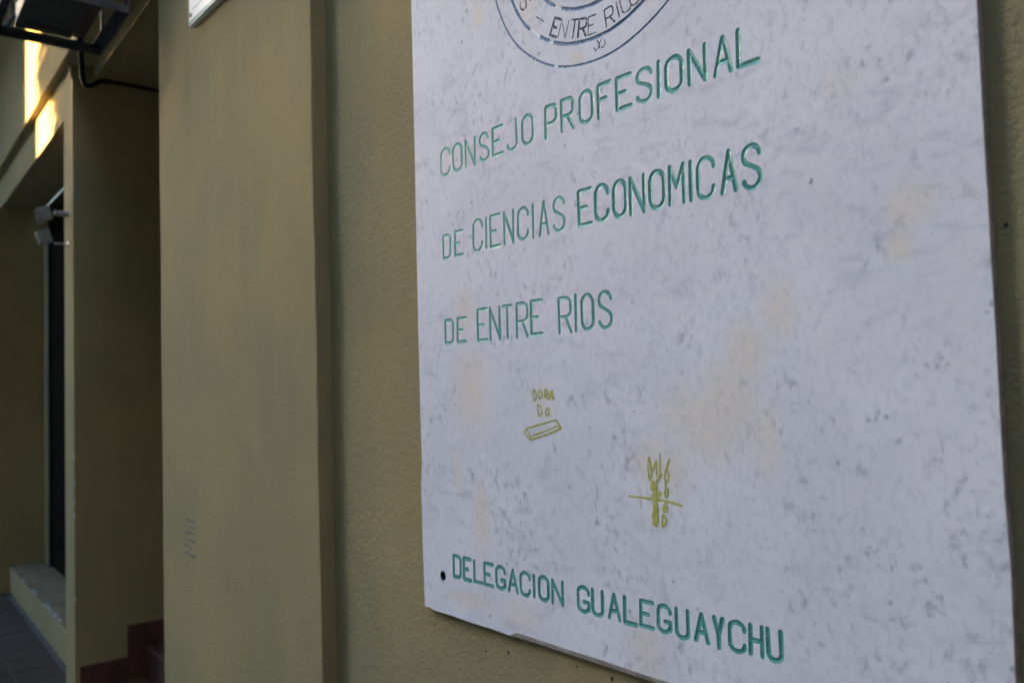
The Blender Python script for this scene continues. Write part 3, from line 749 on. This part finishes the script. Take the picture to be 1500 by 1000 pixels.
# =====================================================================
# across and down the street (outside the frame, they shade the scene and close the horizon)
# =====================================================================
m_far = plaster('cream_render', (.30, .27, .21))
m_far2 = plaster('grey_render', (.33, .32, .30))
m_dark = simple('window_dark', (.03, .035, .04), .15)
m_brk = simple('dark_grey_brick', (.060, .062, .062), .95, 0, .3, 9, spec=.1)
def house(name, s0, s1, n0, n1, h, mat, label, front, storeys, step=2.6):
    t = thing(name, label, 'building')
    lbox('wall', s0, s1, n0, n1, GZ-.12, GZ+h, mat, t)
    lbox('roof', s0-.15, s1+.15, n0-.15, n1+.15, GZ+h, GZ+h+.18, m_far2, t)
    y = n1 if front > 0 else n0
    x = s0+1.2
    while x+1.2 < s1:
        for k in range(storeys):
            z0 = GZ+1.0+k*3.0
            a, b = (y+.002, y+.05) if front > 0 else (y-.05, y-.002)
            w_ = lbox('window', x, x+1.2, a, b, z0, z0+1.3, m_dark, t)
            lbox('sill', x-.08, x+1.28, a, b+(.08 if front > 0 else 0), z0-.09, z0-.003, m_far, w_)
        x += step
    return t
house('house', -20, 10.5, -20, -9.6, 10.0, m_brk, 'wide three storey dark grey building across the street, facing the plaque', 1, 3)
house('house', 10.7, 34.7, -20, -12, 10.5, m_far, 'long three storey cream building across the street', 1, 3)
house('house', 34.9, 56, -20, -12.2, 4.4, m_far2, 'low grey house at the far end across the street', 1, 1)
# unseen bay shaped to cast the sharp left edge of the sunlit strip
nb_ = thing('unseen_shade_building', 'unseen olive bay further down the street, shaped to cut the sunlight', 'building')
lbox('wall', 7.2, 13.0, -1.752, 2.0, GZ, 3.35, m_far, nb_)
lbox('low_sun_block', 7.21, 12.9, -2.30, -1.753, GZ, 1.74, m_far, nb_)  # lower front added to stop sun reaching below the lintel
w_ = lbox('window', 8.0, 11.8, -2.35, -2.301, -.9, 1.2, m_dark, nb_)
# street tree whose foliage cuts the sunlight short
def tree(name, label, s, n, zc, rad, rz, leaves, leaf=.085, boxy=False):
    t = thing(name, label, 'tree')
    bm = bmesh.new(); tube(bm, [L(s, n, GZ-.1), L(s+.03, n-.02, GZ+.8), L(s-.04, n+.03, zc-rz*.5), L(s, n, zc+rz*.5)], .11, 10)
    for i in range(9):
        a = i*2.4; tube(bm, [L(s, n, zc-rz*.6+.1*i), L(s+rad*.45*math.cos(a), n+rad*.45*math.sin(a), zc-rz*.2+.12*i), L(s+rad*.8*math.cos(a), n+rad*.8*math.sin(a), zc+.1*i)], .03, 6)
    bm_obj('trunk', bm, simple('bark', (.09, .07, .05), .95, 0, .3, 12, .01), t)
    n_ = leaves
    u = rng.normal(size=(n_, 3)); u /= np.linalg.norm(u, axis=1)[:, None]; q = u*(rng.random(n_)**.28)[:, None]
    bump = 1+.04*np.sin(u[:, 0]*7+1)*np.cos(u[:, 2]*6)+.03*np.sin(u[:, 1]*15+u[:, 2]*9)
    c = np.c_[q[:, 0]*rad*bump, q[:, 1]*rad*bump, q[:, 2]*rz*bump]
    if boxy:
        zz = rng.uniform(-1, 1, n_); aa = rng.uniform(0, 2*math.pi, n_); rr = (rng.random(n_)**.3)*np.sqrt(1-np.abs(zz)**8)*rad*(1+.02*np.sin(zz*23)+.02*np.sin(aa*9))
        c = np.c_[rr*np.cos(aa), rr*np.sin(aa), zz*rz]
    P = P0+DS*(s+c[:, 0:1])+DN*(n+c[:, 1:2])+np.array([0, 0, 1.])*(zc+c[:, 2:3])
    a = rng.normal(size=(n_, 3)); a /= np.linalg.norm(a, axis=1)[:, None]; b = np.cross(a, rng.normal(size=(n_, 3))); b /= np.linalg.norm(b, axis=1)[:, None]
    l_ = leaf*(.7+.6*rng.random(n_))[:, None]
    V = np.concatenate([P-a*l_*.5, P+b*l_*.28, P+a*l_*.5, P-b*l_*.28], axis=1).reshape(-1, 3)
    Fi = np.arange(n_*4).reshape(-1, 4)
    o = mesh_obj('crown', V.tolist(), Fi.tolist(), simple('leaf_green', (.05, .09, .03), .6, 0, .4, 3), t); o['kind'] = 'stuff'
    return t
rb = thing('unseen_shade_building', 'unseen dark grey block added right of the marble plaque to cut sky light', 'building')
wbox('wall', 2.8, 9.5, -5.2, 2.0, -.1, 10.5, m_brk, rb)  # added block out of view, darkens the faces turned to the right
wbox('window', 3.6, 8.0, -5.26, -5.202, .6, 2.5, m_dark, rb)
tree('street_tree', 'dense round street tree at the kerb beyond the neighbouring bay', 8.0, -3.89, 2.0, 1.60, 3.2, 90000, .09, True)
tree('street_tree', 'broad unseen street tree added opposite the pilaster, high crown blocking sky light', -.6, -5.2, 5.0, 3.6, 2.9, 42000, .17)  # added out of view, crown cuts sky light from front and right
tree('street_tree', 'unseen street tree added furthest right, behind the camera, to block sky light', -7.5, -5.0, 5.0, 3.3, 2.7, 36000, .17)  # further added tree, cuts more sky light on the right
